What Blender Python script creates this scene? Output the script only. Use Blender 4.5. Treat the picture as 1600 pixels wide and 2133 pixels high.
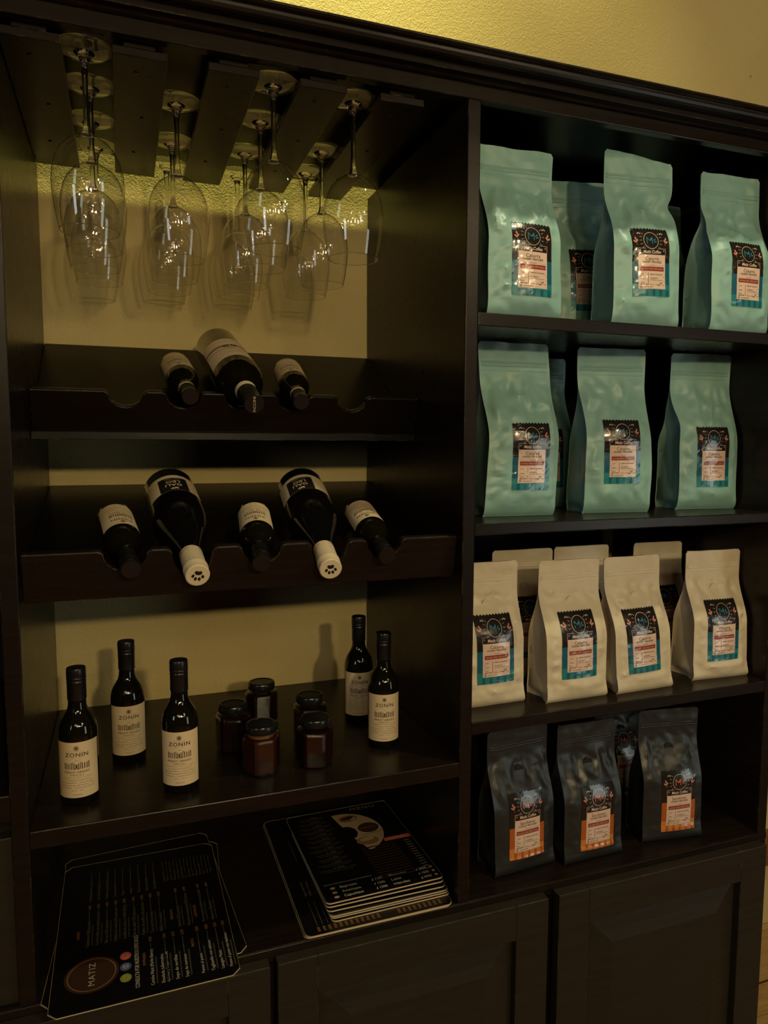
import bpy, math, random
from mathutils import Vector, Matrix, noise

for o in list(bpy.data.objects):
    bpy.data.objects.remove(o, do_unlink=True)
SC = bpy.context.scene
COL = SC.collection
PI = math.pi

# ------------------------------------------------------------------ camera
yaw, pitch, roll = math.radians(19.95), math.radians(5.37), math.radians(0.2)
fw = Vector((math.sin(yaw)*math.cos(pitch), math.cos(yaw)*math.cos(pitch), -math.sin(pitch)))
rt = Vector((math.cos(yaw), -math.sin(yaw), 0)); up = rt.cross(fw)
r2 = rt*math.cos(roll)+up*math.sin(roll); u2 = up*math.cos(roll)-rt*math.sin(roll)
cam = bpy.data.cameras.new('camera'); camo = bpy.data.objects.new('camera', cam); COL.objects.link(camo)
camo.matrix_world = Matrix(((r2.x, u2.x, -fw.x, 0.0), (r2.y, u2.y, -fw.y, -1.0), (r2.z, u2.z, -fw.z, 1.55), (0, 0, 0, 1)))
cam.sensor_width = 36; cam.lens = 36*1495.7/2133; cam.clip_start = .02; cam.clip_end = 60
SC.camera = camo

# ------------------------------------------------------------------ world, lights, exposure
w = bpy.data.worlds.new('world'); SC.world = w; w.use_nodes = True
w.node_tree.nodes['Background'].inputs[0].default_value = (1.0, .80, .55, 1)
w.node_tree.nodes['Background'].inputs[1].default_value = .005
SC.view_settings.view_transform = 'Standard'; SC.view_settings.look = 'None'
SC.cycles.transparent_max_bounces = 40; SC.cycles.caustics_reflective = False; SC.cycles.caustics_refractive = False; SC.cycles.sample_clamp_indirect = 3.0; SC.view_settings.gamma = 1; SC.view_settings.exposure = 1.35; SC.view_settings.use_curve_mapping = False

def point(name, loc, power, col, r=.03):
    l = bpy.data.lights.new(name, 'POINT'); l.energy = power; l.color = col; l.shadow_soft_size = r
    o = bpy.data.objects.new(name, l); o.location = loc; COL.objects.link(o); return o
def spot(name, loc, target, power, col, ang, blend=.5, r=.03):
    l = bpy.data.lights.new(name, 'SPOT'); l.energy = power; l.color = col; l.shadow_soft_size = r
    l.spot_size = math.radians(ang); l.spot_blend = blend
    o = bpy.data.objects.new(name, l); o.location = loc; COL.objects.link(o)
    o.rotation_euler = (Vector(target)-Vector(loc)).to_track_quat('-Z', 'Y').to_euler(); return o
WARM = (1.0, .80, .43)
point('pendant_lamp', (.40, -2.6, 2.14), 24, WARM, .05)
point('pendant_lamp', (-.15, -2.7, 2.16), 5, WARM, .05)
point('pendant_lamp', (1.35, -2.2, 2.6), 4, (1, .82, .48), .05)
# ceiling downlights in front of the coffee side and washing the wall above the cabinet
spot('ceiling_downlight', (.95, -.42, 2.9), (.95, .1, 1.2), 15, (1.0, .90, .56), 75, .8, .04)
spot('wall_washer', (.22, .17, 3.5), (.22, .47, 2.0), 52, (.94, .95, .32), 70, 1, .03)
spot('wall_washer', (.75, .17, 3.5), (.75, .47, 2.0), 20, (.96, .93, .32), 70, 1, .03)
# unseen pale area light added at right: streaks on the glass, fill on bags
al = bpy.data.lights.new('added_right_glow', 'AREA'); al.shape = 'RECTANGLE'; al.size = .7; al.size_y = 1.7; al.energy = 4; al.color = (.88, .97, .88)
ao = bpy.data.objects.new('added_right_glow', al); ao.location = (3.1, -2.9, 1.25); COL.objects.link(ao)
ao.rotation_euler = (Vector((.6, 0, 1.4))-ao.location).to_track_quat('-Z', 'Y').to_euler()
bl = bpy.data.lights.new('added_left_glow', 'AREA'); bl.shape = 'RECTANGLE'; bl.size = .5; bl.size_y = .8; bl.energy = 2.2; bl.color = (.85, .95, 1.0)  # unseen cool area light added at left to streak the bowls
bo = bpy.data.objects.new('added_left_glow', bl); bo.location = (-2.3, -2.3, 2.0); COL.objects.link(bo)
bo.rotation_euler = (Vector((.3, 0, 1.7))-bo.location).to_track_quat('-Z', 'Y').to_euler()
# string of little bulbs across the room, seen as glints in the glass
rng = random.Random(4)
for i in range(24):
    t = i/23
    point('string_bulb', (-1.1+3.3*t+rng.uniform(-.12, .12), -3.1+.5*math.sin(9*t)+rng.uniform(-.2, .2), 2.55+.25*math.cos(13*t)+rng.uniform(-.12, .12)), 1.0, (1, .79, .45), .014)

# ------------------------------------------------------------------ materials
def mat(name, col, rough=.5, spec=.5, metal=0, coat=0, coat_r=.1):
    m = bpy.data.materials.new(name); m.use_nodes = True
    b = m.node_tree.nodes['Principled BSDF']
    b.inputs['Base Color'].default_value = (*col, 1); b.inputs['Roughness'].default_value = rough
    b.inputs['Specular IOR Level'].default_value = spec; b.inputs['Metallic'].default_value = metal
    b.inputs['Coat Weight'].default_value = coat; b.inputs['Coat Roughness'].default_value = coat_r
    return m
def nd(m, t, **kw):
    n = m.node_tree.nodes.new(t)
    for k, v in kw.items():
        if k in n.inputs: n.inputs[k].default_value = v
        else: setattr(n, k, v)
    return n
def ln(m, a, b): m.node_tree.links.new(a, b)
def ramp(m, src, stops):
    r = m.node_tree.nodes.new('ShaderNodeValToRGB'); e = r.color_ramp.elements
    while len(e) < len(stops): e.new(.5)
    for q, (p, c) in zip(e, stops): q.position = p; q.color = (*c, 1) if len(c) == 3 else c
    ln(m, src, r.inputs[0]); return r

def wood_mat(name, dark, light, rough, wear=True, stretch=(1, 1, 14)):
    m = mat(name, dark, rough, .24); b = m.node_tree.nodes['Principled BSDF']
    tc = nd(m, 'ShaderNodeTexCoord'); mp = nd(m, 'ShaderNodeMapping'); mp.inputs['Scale'].default_value = stretch
    ln(m, tc.outputs['Object'], mp.inputs[0])
    n1 = nd(m, 'ShaderNodeTexNoise', Scale=9.0, Detail=6.0, Roughness=.6); ln(m, mp.outputs[0], n1.inputs['Vector'])
    rc = ramp(m, n1.outputs[0], [(.3, dark), (.72, light)])
    n2 = nd(m, 'ShaderNodeTexNoise', Scale=40.0, Detail=4.0); ln(m, tc.outputs['Object'], n2.inputs['Vector'])
    out = rc.outputs[0]
    if wear:
        bv = nd(m, 'ShaderNodeBevel', samples=4); bv.inputs['Radius'].default_value = .0016
        ge = nd(m, 'ShaderNodeNewGeometry')
        dp = nd(m, 'ShaderNodeVectorMath', operation='DOT_PRODUCT'); ln(m, bv.outputs[0], dp.inputs[0]); ln(m, ge.outputs['Normal'], dp.inputs[1])
        ed = ramp(m, dp.outputs['Value'], [(.86, (1, 1, 1)), (.97, (0, 0, 0))])
        n3 = nd(m, 'ShaderNodeTexNoise', Scale=26.0, Detail=7.0, Roughness=.7); ln(m, tc.outputs['Object'], n3.inputs['Vector'])
        n3r = ramp(m, n3.outputs[0], [(.53, (0, 0, 0)), (.60, (1, 1, 1))])
        mu = nd(m, 'ShaderNodeMath', operation='MULTIPLY'); ln(m, ed.outputs[0], mu.inputs[0]); ln(m, n3r.outputs[0], mu.inputs[1])
        mx = nd(m, 'ShaderNodeMix', data_type='RGBA'); ln(m, mu.outputs[0], mx.inputs[0]); ln(m, out, mx.inputs[6]); mx.inputs[7].default_value = (.20, .13, .075, 1)
        out = mx.outputs[2]
    ln(m, out, b.inputs['Base Color'])
    rr = ramp(m, n2.outputs[0], [(.3, (rough*.96,)*3), (.7, (rough*1.05,)*3)]); ln(m, rr.outputs[0], b.inputs['Roughness'])
    bp = nd(m, 'ShaderNodeBump', Strength=.012, Distance=.002); ln(m, n1.outputs[0], bp.inputs['Height']); ln(m, bp.outputs[0], b.inputs['Normal'])
    return m

M = {}
M['wood'] = wood_mat('espresso_wood', (.0085, .0052, .0036), (.0150, .0090, .0060), .28)
M['wood_h'] = wood_mat('espresso_wood_long', (.0085, .0052, .0036), (.0150, .0090, .0060), .28, stretch=(1.2, 14, 14))
M['wood_door'] = wood_mat('espresso_door', (.021, .0165, .0108), (.029, .0225, .0150), .42)
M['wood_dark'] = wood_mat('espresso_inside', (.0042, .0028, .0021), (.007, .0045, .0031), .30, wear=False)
M['wood_black'] = wood_mat('blackened_wood', (.0030, .0021, .0016), (.0055, .0038, .0028), .26, stretch=(1.2, 14, 14))
M['pine'] = wood_mat('light_floor_wood', (.34, .20, .07), (.52, .34, .13), .45, wear=False, stretch=(2, 14, 14))
M['skirting'] = wood_mat('red_brown_wood', (.16, .06, .025), (.24, .10, .045), .4, wear=False, stretch=(2, 14, 14))

def stucco():
    m = mat('cream_stucco', (.62, .48, .215), .75, .25); b = m.node_tree.nodes['Principled BSDF']
    tc = nd(m, 'ShaderNodeTexCoord')
    n1 = nd(m, 'ShaderNodeTexNoise', Scale=185.0, Detail=2.5, Roughness=.5, Distortion=1.2); ln(m, tc.outputs['Object'], n1.inputs['Vector'])
    n2 = nd(m, 'ShaderNodeTexNoise', Scale=3.0, Detail=3.0); ln(m, tc.outputs['Object'], n2.inputs['Vector'])
    rc = ramp(m, n2.outputs[0], [(.3, (.585, .445, .19)), (.7, (.665, .52, .24))]); ln(m, rc.outputs[0], b.inputs['Base Color'])
    rh = ramp(m, n1.outputs[0], [(.38, (0, 0, 0)), (.62, (1, 1, 1))])
    bp = nd(m, 'ShaderNodeBump', Strength=.45, Distance=.0015); ln(m, rh.outputs[0], bp.inputs['Height']); ln(m, bp.outputs[0], b.inputs['Normal'])
    return m
M['wall'] = stucco()

def bag_mat(name, col, rough, scale=70., bump=.10):
    m = mat(name, col, rough, .5); b = m.node_tree.nodes['Principled BSDF']
    tc = nd(m, 'ShaderNodeTexCoord'); n = nd(m, 'ShaderNodeTexNoise', Scale=scale, Detail=3.0, Distortion=.6); ln(m, tc.outputs['Object'], n.inputs['Vector'])
    bp = nd(m, 'ShaderNodeBump', Strength=bump, Distance=.003); ln(m, n.outputs[0], bp.inputs['Height']); ln(m, bp.outputs[0], b.inputs['Normal'])
    return m
M['mint'] = bag_mat('mint_foil', (.24, .42, .375), .40)
M['mint_d'] = bag_mat('mint_foil_seam', (.23, .40, .355), .36)
M['ivory'] = bag_mat('ivory_foil', (.66, .55, .39), .40)
M['ivory_d'] = bag_mat('ivory_foil_seam', (.70, .61, .47), .26)
M['black'] = bag_mat('black_foil', (.020, .020, .019), .36)
M['black_d'] = bag_mat('black_foil_seam', (.022, .022, .021), .28)

def thin_glass():
    # thin clear sheet: straight-through transmission plus Fresnel reflection
    m = bpy.data.materials.new('thin_clear_glass'); m.use_nodes = True; nt = m.node_tree; nt.nodes.clear()
    o = nd(m, 'ShaderNodeOutputMaterial'); t = nd(m, 'ShaderNodeBsdfTransparent'); g = nd(m, 'ShaderNodeBsdfGlossy', Roughness=.008)
    t.inputs[0].default_value = (.955, .96, .945, 1); g.inputs[0].default_value = (1, 1, 1, 1)
    lw = nd(m, 'ShaderNodeLayerWeight', Blend=.5); pw = nd(m, 'ShaderNodeMath', operation='POWER'); pw.inputs[1].default_value = 4.2
    f = nd(m, 'ShaderNodeMath', operation='MULTIPLY_ADD'); f.inputs[1].default_value = .90; f.inputs[2].default_value = .075   # Schlick, both walls of the sheet
    tr = ramp(m, lw.outputs['Facing'], [(.56, (.99, .99, .98)), (.78, (.90, .90, .88)), (.89, (.42, .41, .38)), (1.0, (.08, .08, .07))]); ln(m, tr.outputs[0], t.inputs[0])
    ln(m, lw.outputs['Facing'], pw.inputs[0]); ln(m, pw.outputs[0], f.inputs[0]); x = nd(m, 'ShaderNodeMixShader')
    ln(m, f.outputs[0], x.inputs[0]); ln(m, t.outputs[0], x.inputs[1]); ln(m, g.outputs[0], x.inputs[2]); ln(m, x.outputs[0], o.inputs[0])
    return m
M['thin'] = thin_glass()
gm = bpy.data.materials.new('solid_clear_glass'); gm.use_nodes = True
gb = gm.node_tree.nodes['Principled BSDF']; gb.inputs['Transmission Weight'].default_value = 1; gb.inputs['Roughness'].default_value = .0; gb.inputs['IOR'].default_value = 1.48
gb.inputs['Base Color'].default_value = (.97, .98, .96, 1); M['glass'] = gm
M['bottle'] = mat('dark_bottle_glass', (.006, .0048, .0018), .03, .6)
M['bottle_b'] = mat('brown_black_bottle_glass', (.0035, .003, .0022), .05, .5)
M['cap'] = mat('black_screw_cap', (.009, .008, .008), .28, .5)
M['cap_cream'] = mat('cream_capsule', (.72, .58, .38), .45, .4)
M['paper'] = mat('cream_label_paper', (.70, .53, .32), .6, .3)
M['ink'] = mat('dark_brown_ink', (.05, .032, .02), .6, .2)
M['ink_soft'] = mat('faded_brown_ink', (.24, .17, .10), .6, .2)
M['ink_black'] = mat('black_ink', (.012, .011, .010), .5, .3)
M['jam'] = mat('dark_red_preserve', (.012, .0026, .0016), .22, .5)
M['jam_o'] = mat('orange_brown_preserve', (.026, .0065, .0024), .22, .5)
M['jam_top'] = mat('orange_preserve_film', (.16, .06, .02), .35, .5)
M['lid'] = mat('black_lid_enamel', (.010, .010, .010), .22, .5)
M['l_black'] = mat('label_black', (.016, .013, .011), .20, .5, coat=.6, coat_r=.08)
M['l_blue'] = mat('label_blue', (.012, .105, .165), .22, .5, coat=.6, coat_r=.08)
M['l_teal'] = mat('label_teal', (.025, .20, .215), .22, .5, coat=.6, coat_r=.08)
M['l_or1'] = mat('label_deep_orange', (.42, .10, .018), .22, .5, coat=.6, coat_r=.08)
M['l_or2'] = mat('label_orange', (.60, .205, .045), .22, .5, coat=.6, coat_r=.08)
M['l_pink'] = mat('label_pale_pink', (.74, .52, .42), .24, .5, coat=.6, coat_r=.08)
M['l_red'] = mat('label_brick_red', (.30, .045, .025), .22, .5, coat=.6, coat_r=.08)
M['l_leaf'] = mat('label_salmon', (.66, .24, .16), .24, .5, coat=.6, coat_r=.08)
M['l_ember'] = mat('label_ember', (.62, .13, .045), .24, .5, coat=.6, coat_r=.08)
M['l_sky'] = mat('label_steel_blue', (.035, .16, .24), .24, .5, coat=.6, coat_r=.08)
M['card'] = mat('menu_black_laminate', (.0045, .0042, .004), .30, .35)
M['card_edge'] = mat('menu_cream_edge', (.62, .47, .28), .6, .3)
M['p_white'] = mat('menu_print_white', (.42, .37, .29), .5, .3)
M['p_grey'] = mat('menu_print_grey', (.13, .11, .085), .5, .3)
M['p_dim'] = mat('menu_print_dim', (.045, .036, .027), .5, .3)
M['p_orange'] = mat('menu_print_orange', (.32, .14, .045), .5, .3)
M['p_red'] = mat('menu_print_red', (.55, .09, .05), .5, .3)
M['p_blue'] = mat('menu_print_blue', (.07, .10, .20), .5, .3)
M['p_green'] = mat('menu_print_green', (.26, .27, .03), .5, .3)
M['p_brown'] = mat('menu_print_brown', (.045, .018, .010), .5, .3)
M['p_cream'] = mat('menu_photo_cream', (.36, .25, .14), .5, .3)
M['p_tan'] = mat('menu_photo_tan', (.20, .11, .05), .5, .3)
M['screw'] = mat('dark_screw_metal', (.05, .04, .03), .4, .5, .8)
M['tan'] = mat('label_tan_print', (.33, .20, .10), .6, .3)

# ------------------------------------------------------------------ mesh helpers
class MB:
    def __init__(s): s.v = []; s.f = []; s.m = []
    def add(s, verts, faces, mi=0):
        k = len(s.v); s.v += [tuple(p) for p in verts]
        for f in faces: s.f.append(tuple(i+k for i in f)); s.m.append(mi)
        return s
    def box(s, x0, x1, y0, y1, z0, z1, mi=0):
        return s.add([(x0, y0, z0), (x1, y0, z0), (x1, y1, z0), (x0, y1, z0), (x0, y0, z1), (x1, y0, z1), (x1, y1, z1), (x0, y1, z1)],
                     [(0, 3, 2, 1), (4, 5, 6, 7), (0, 1, 5, 4), (1, 2, 6, 5), (2, 3, 7, 6), (3, 0, 4, 7)], mi)
    def xprism(s, poly, x0, x1, mi=0):      # poly of (y,z)
        n = len(poly)
        return s.add([(x0, y, z) for y, z in poly]+[(x1, y, z) for y, z in poly],
                     [tuple(range(n))[::-1], tuple(range(n, 2*n))]+[(i, (i+1) % n, n+(i+1) % n, n+i) for i in range(n)], mi)
    def lathe(s, prof, n=32, mi=0, close=True):
        k = []
        vs = []; fs = []
        for r, z in prof:
            if r < 1e-6: k.append([len(vs)]*n); vs.append((0, 0, z))
            else:
                b = len(vs); k.append(list(range(b, b+n)))
                vs += [(r*math.cos(2*PI*i/n), r*math.sin(2*PI*i/n), z) for i in range(n)]
        for a, b in zip(k, k[1:]):
            for i in range(n):
                j = (i+1) % n; q = [a[i], a[j], b[j], b[i]]; q2 = []
                for x in q:
                    if x not in q2: q2.append(x)
                if len(q2) > 2: fs.append(tuple(q2))
        return s.add(vs, fs, mi)
    def build(s, name, mats, parent=None, smooth=False, bevel=0, matrix=None):
        me = bpy.data.meshes.new(name); me.from_pydata(s.v, [], s.f)
        for m in (mats if isinstance(mats, (list, tuple)) else [mats]): me.materials.append(M[m])
        me.polygons.foreach_set('material_index', s.m)
        if smooth: me.polygons.foreach_set('use_smooth', [True]*len(me.polygons))
        me.update()
        o = bpy.data.objects.new(name, me); COL.objects.link(o)
        if parent: o.parent = parent
        if bevel:
            b = o.modifiers.new('bevel', 'BEVEL'); b.width = bevel; b.segments = 2; b.limit_method = 'ANGLE'; b.angle_limit = .6
        return o
def tag(o, label, cat, group=None):
    o['label'] = label; o['category'] = cat
    if group: o['group'] = group
    return o
def struct(o, label=None):
    o['kind'] = 'structure'
    if label: o['label'] = label
    return o
def empty(name, loc=(0, 0, 0), rot=(0, 0, 0)):
    o = bpy.data.objects.new(name, None); COL.objects.link(o); o.location = loc; o.rotation_euler = rot; o.empty_display_size = .03
    return o
def autosmooth(o, ang=.7):
    me = o.data; me.polygons.foreach_set('use_smooth', [True]*len(me.polygons))
    try: me.set_sharp_from_angle(angle=ang)
    except Exception: pass
    return o
def copy_thing(o):
    c = o.copy(); COL.objects.link(c)
    for ch in [x for x in bpy.data.objects if x.parent == o]:
        d = ch.copy(); COL.objects.link(d); d.parent = c
    return c

# ------------------------------------------------------------------ flat print helpers (lettering and graphics)
TXT = {}
def text2d(body, bold=0.0, shear=0.0, space=1.0):
    key = (body, bold, shear, space)
    if key in TXT: return TXT[key]
    cu = bpy.data.curves.new('t', 'FONT'); cu.body = body; cu.size = 1; cu.resolution_u = 2; cu.offset = bold; cu.shear = shear; cu.space_character = space
    ob = bpy.data.objects.new('t', cu)
    me = ob.to_mesh(); me.calc_loop_triangles()
    v = [(p.co.x, p.co.y) for p in me.vertices]; t = [tuple(q.vertices) for q in me.loop_triangles]
    ob.to_mesh_clear(); bpy.data.objects.remove(ob); bpy.data.curves.remove(cu)
    xs = [p[0] for p in v] or [0, 1]; x0, x1 = min(xs), max(xs)
    TXT[key] = ([(a-x0, b) for a, b in v], t, x1-x0); return TXT[key]

class Print:
    """2-D artwork in metres; lists of (material, layer, verts, faces)"""
    def __init__(s): s.items = []
    def put(s, m, layer, v, f): s.items.append((m, layer, v, f))
    def rect(s, m, l, x0, x1, y0, y1, nx=1, ny=1):
        v = [(x0+(x1-x0)*i/nx, y0+(y1-y0)*j/ny) for j in range(ny+1) for i in range(nx+1)]
        f = [(j*(nx+1)+i, j*(nx+1)+i+1, (j+1)*(nx+1)+i+1, (j+1)*(nx+1)+i) for j in range(ny) for i in range(nx)]
        s.put(m, l, v, f)
    def poly(s, m, l, pts): s.put(m, l, list(pts), [tuple(range(len(pts)))])
    def line(s, m, l, a, b, t):
        d = Vector((b[0]-a[0], b[1]-a[1])); d.normalize(); n = Vector((-d.y, d.x))*t/2
        s.poly(m, l, [(a[0]-n.x, a[1]-n.y), (b[0]-n.x, b[1]-n.y), (b[0]+n.x, b[1]+n.y), (a[0]+n.x, a[1]+n.y)])
    def ellipse(s, m, l, cx, cy, rx, ry, rot=0, n=20):
        c, q = math.cos(rot), math.sin(rot)
        s.poly(m, l, [(cx+rx*math.cos(t)*c-ry*math.sin(t)*q, cy+rx*math.cos(t)*q+ry*math.sin(t)*c) for t in [2*PI*i/n for i in range(n)]])
    def ring(s, m, l, cx, cy, rx, ry, t, n=36):
        v = []
        for i in range(n):
            a = 2*PI*i/n; v += [(cx+rx*math.cos(a), cy+ry*math.sin(a)), (cx+(rx-t)*math.cos(a), cy+(ry-t)*math.sin(a))]
        s.put(m, l, v, [(2*i, 2*((i+1) % n), 2*((i+1) % n)+1, 2*i+1) for i in range(n)])
    def text(s, m, l, body, x, y, h, width=None, align='C', bold=0, shear=0, space=1.0, rot=0):
        v, t, wd = text2d(body, bold, shear, space); sy = h/.70; sx = sy if width is None else width/max(wd, 1e-6)
        off = {'C': -wd/2, 'L': 0, 'R': -wd}[align]; c, q = math.cos(rot), math.sin(rot)
        o = []
        for a, b in v:
            a = (a+off)*sx; b = (b-.35)*sy
            o.append((x+a*c-b*q, y+a*q+b*c))
        s.put(m, l, o, t)
    def mesh(s, fn, name, parent, eps=.00022):
        mb = MB(); names = []
        for m, l, v, f in s.items:
            if m not in names: names.append(m)
            mb.add([fn(a, b, l*eps) for a, b in v], f, names.index(m))
        return mb.build(name, names, parent)

# ================================================================== SETTING
mb = MB().box(-3.2, 4.2, .47, .55, 0, 3.2)
wb = struct(mb.build('wall_back', 'wall'), 'cream yellow stucco wall behind the cabinet')
nh = MB().lathe([(0, -.0012), (.0016, -.0010), (.0030, .0004)], 9).build('nail_hole', 'skirting', wb); nh.location = (1.507, .4695, 2.4716); nh.rotation_euler = (PI/2, 0, 0)
mb = MB().box(-3.2, 4.2, -4.6, .47, -.05, 0)
flo = struct(mb.build('floor', 'skirting'), 'wooden floor')
pl = MB().box(0, .9, 0, .088, 0, .004)
plank = None
for j in range(9):          # floor boards in the sliver beside the cabinet
    for i in range(2):
        if plank is None:
            plank = pl.build('floor_plank', 'pine', flo, bevel=.001); o = plank
        else:
            o = plank.copy(); COL.objects.link(o); o.parent = flo
        o.location = (1.18+i*.902+(j % 2)*.3, -.36+j*.09, 0)
struct(MB().box(1.17, 4.2, .452, .47, .004, .17).build('baseboard_right', 'pine', bevel=.003))
struct(MB().box(1.17, 4.2, .448, .47, .36, .46).build('trim_1', 'skirting', bevel=.004), 'red brown wooden rail on the wall beside the cabinet')

# ================================================================== CABINET
XL, XR, XD, XE = -.1294, .4931, .5143, 1.1349
cab = tag(empty('bar_cabinet', (.5, .23, 0)), 'tall espresso brown wooden bar cabinet with open shelves and panelled doors', 'cabinet')
def cpart(mb, name, m='wood', bevel=.0016):
    o = mb.build(name, m, cab, bevel=bevel); o.matrix_parent_inverse = Matrix.Translation((-.5, -.23, 0)); return o
for x0, x1, z1 in ((-.1505, XL, 2.08), (XR, XD, 2.058), (XE, 1.157, 2.08)):
    cpart(MB().box(x0, x1, 0, .466, .8025 if x0 > 0 and x1 < 1 else .06, z1), 'upright_panel')
cpart(MB().box(-.78, -.76, 0, .466, .06, 2.08), 'upright_panel')
SH = [(XD, XE, 1.7311, 1.7514), (XD, XE, 1.4085, 1.4267), (XD, XE, 1.0849, 1.1056), (XL, XR, 1.0185, 1.0427), (-.76, -.1505, 1.060, 1.0965)]
for x0, x1, z0, z1 in SH: cpart(MB().box(x0, x1, 0, .462, z0, z1), 'shelf', 'wood_h')
cpart(MB().box(-.76, XD, .018, .4525, 2.074, 2.086), 'top_board', 'wood_dark', 0)
cpart(MB().box(XD, 1.157, .018, .466, 2.074, 2.086), 'top_board', 'wood_dark', 0)
cpart(MB().box(XD, 1.093, .455, .466, .8025, 2.074), 'back_board', 'wood_dark', 0)
cpart(MB().box(-.76, -.1505, .01, .03, .8025, 1.035), 'front_panel', 'wood_door')
cpart(MB().box(-.76, -.1505, .45, .466, 1.0965, 2.074), 'back_board', 'wood_dark', 0)
# face rail and cornice
cpart(MB().box(-.78, 1.157, 0, .016, 2.058, 2.079), 'face_rail', 'wood_h')
prof = [(.03, 2.079), (-.004, 2.079), (-.007, 2.0805), (-.009, 2.083), (-.012, 2.0815), (-.0215, 2.0815), (-.0215, 2.0925), (-.024, 2.0925), (-.025, 2.0905),
        (-.034, 2.0905), (-.038, 2.092), (-.040, 2.096), (-.0405, 2.100), (-.046, 2.1015), (-.049, 2.104), (-.049, 2.1065), (.03, 2.1065)]
cpart(MB().xprism(prof, -.80, 1.21), 'cornice', 'wood_h', .0006)
# counter slab and base
cpart(MB().xprism([(.46, .7775), (.004, .7775), (.001, .780), (.001, .7865), (-.001, .789), (-.001, .8005), (.001, .8025), (.46, .8025)], -.76, 1.157), 'counter', 'wood_h', .0004)
cpart(MB().box(-.76, XE, .002, .46, .06, .7775), 'base_carcass', 'wood_dark', 0)
cpart(MB().box(-.74, 1.14, .05, .44, 0, .06), 'plinth', 'wood_dark', 0)
def door(x0, x1):
    z0, z1, y0, y1, fwid = .09, .790, -.0215, -.001, .061
    d = MB().box(x0+.004, x1-.004, -.006, y1, z0+.004, z1-.004).build('cabinet_door', 'wood_door', cab)
    d.matrix_parent_inverse = Matrix.Translation((-.5, -.23, 0))
    def sub(mb, n, bev=.0014): return mb.build(n, 'wood_door', d, bevel=bev)
    sub(MB().box(x0, x0+fwid, y0, y1, z0, z1), 'door_stile'); sub(MB().box(x1-fwid, x1, y0, y1, z0, z1), 'door_stile')
    sub(MB().box(x0+fwid, x1-fwid, y0, y1, z1-fwid, z1), 'door_rail'); sub(MB().box(x0+fwid, x1-fwid, y0, y1, z0, z0+fwid), 'door_rail')
    a, b, c, e = x0+fwid+.002, x1-fwid-.006, z0+fwid+.002, z1-fwid-.001; g = .05
    m = MB().add([(a, -.007, c), (b, -.007, c), (b, -.007, e), (a, -.007, e), (a, -.0095, c), (b, -.0095, c), (b, -.0095, e), (a, -.0095, e),
                  (a+g, -.0195, c+g), (b-g, -.0195, c+g), (b-g, -.0195, e-g), (a+g, -.0195, e-g)],
                 [(0, 1, 5, 4), (1, 2, 6, 5), (2, 3, 7, 6), (3, 0, 4, 7), (4, 5, 9, 8), (5, 6, 10, 9), (6, 7, 11, 10), (7, 4, 8, 11), (8, 9, 10, 11), (0, 3, 2, 1)])
    sub(m, 'raised_panel', 0)
for x0, x1 in ((-.290, .181), (.192, .653), (.674, 1.137)): door(x0, x1)

# stemware rack: T-section rails under the top board
rack = tag(empty('stemware_rack', (.15, .2, 2.07)), 'dark wooden stemware rack of five rails under the cabinet top', 'glass rack')
fb, ft, tb = 2.0425, 2.053, 2.074
for i, x0 in enumerate((-.1285, .0015, .121, .2445, .3625)):
    x1 = x0+.068 if i else -.0575
    c = (x0+x1)/2
    m = MB().box(x0, x1, .0185, .45, fb, ft); m.box(c-.020, c+.019, .0185, .45, ft, tb)
    r = m.build('rack_rail', 'wood', rack, bevel=.0012); r.matrix_parent_inverse = Matrix.Translation((-.15, -.2, -2.07))
    for q in (.06, .20, .34):
        s = MB().lathe([(0, fb-.0012), (.0022, fb-.0012), (.003, fb-.0002), (.003, fb+.001)], 10).build('screw', 'screw', r, True); s.location = (c+(.006 if q == .2 else -.004), q, 0)

# wine racks: sloping board with a notched lip
def wine_rack(lipmat, label, yb, zb, yt, zt, lipy, lipz0, lipz1, tilt, notches, nr, nd_):
    root = tag(empty('wine_rack', ((XL+XR)/2, .25, lipz0)), label, 'wine rack')
    inv = Matrix.Translation((-(XL+XR)/2, -.25, -lipz0))
    b = MB().xprism([(yb, zb), (yt, zt), (yt, zt-.012), (yb, zb-.012)], XL+.0005, XR-.0005).build('rack_board', 'wood_black', root, bevel=.001); b.matrix_parent_inverse = inv
    # lip outline along x with rounded notches
    top = []
    H = lipz1-lipz0
    x = XL+.001; top.append((x, H))
    for c, nd1 in zip(notches, nd_):
        top += [(c-nr-.007, H), (c-nr-.003, H-.0015), (c-nr, H-.005)]
        for k in range(1, 10):
            a = PI+PI*k/10; top.append((c+nr*math.cos(a), H-.005+(nd1-.005)*math.sin(a)))
        top += [(c+nr, H-.005), (c+nr+.003, H-.0015), (c+nr+.007, H)]
    top.append((XR-.001, H))
    n = len(top); vs = []
    for yy in (0, .013):
        vs += [(p, yy, q) for p, q in top]+[(p, yy, 0) for p, q in top]
    fs = []
    for i in range(n-1):
        fs += [(n+i, n+i+1, i+1, i), (2*n+i, 2*n+i+1, 3*n+i+1, 3*n+i), (i, i+1, 2*n+i+1, 2*n+i), (n+i+1, n+i, 3*n+i, 3*n+i+1)]
    fs += [(n, 0, 2*n, 3*n), (n-1, 2*n-1, 4*n-1, 3*n-1)]
    R = Matrix.Rotation(tilt, 3, 'X')
    vs = [tuple(R @ Vector(p)+Vector((0, lipy, lipz0))) for p in vs]
    l = MB().add(vs, fs).build('notched_lip', lipmat, root, bevel=.0022); l.matrix_parent_inverse = inv
wine_rack('wood_black', 'sloping upper wine rack with three bottles and two empty notches', .196, 1.568, .466, 1.732, .203, 1.566, 1.6345, .36, (.007, .093, .184, .269, .371), .0255, (.025,)*5)
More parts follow.
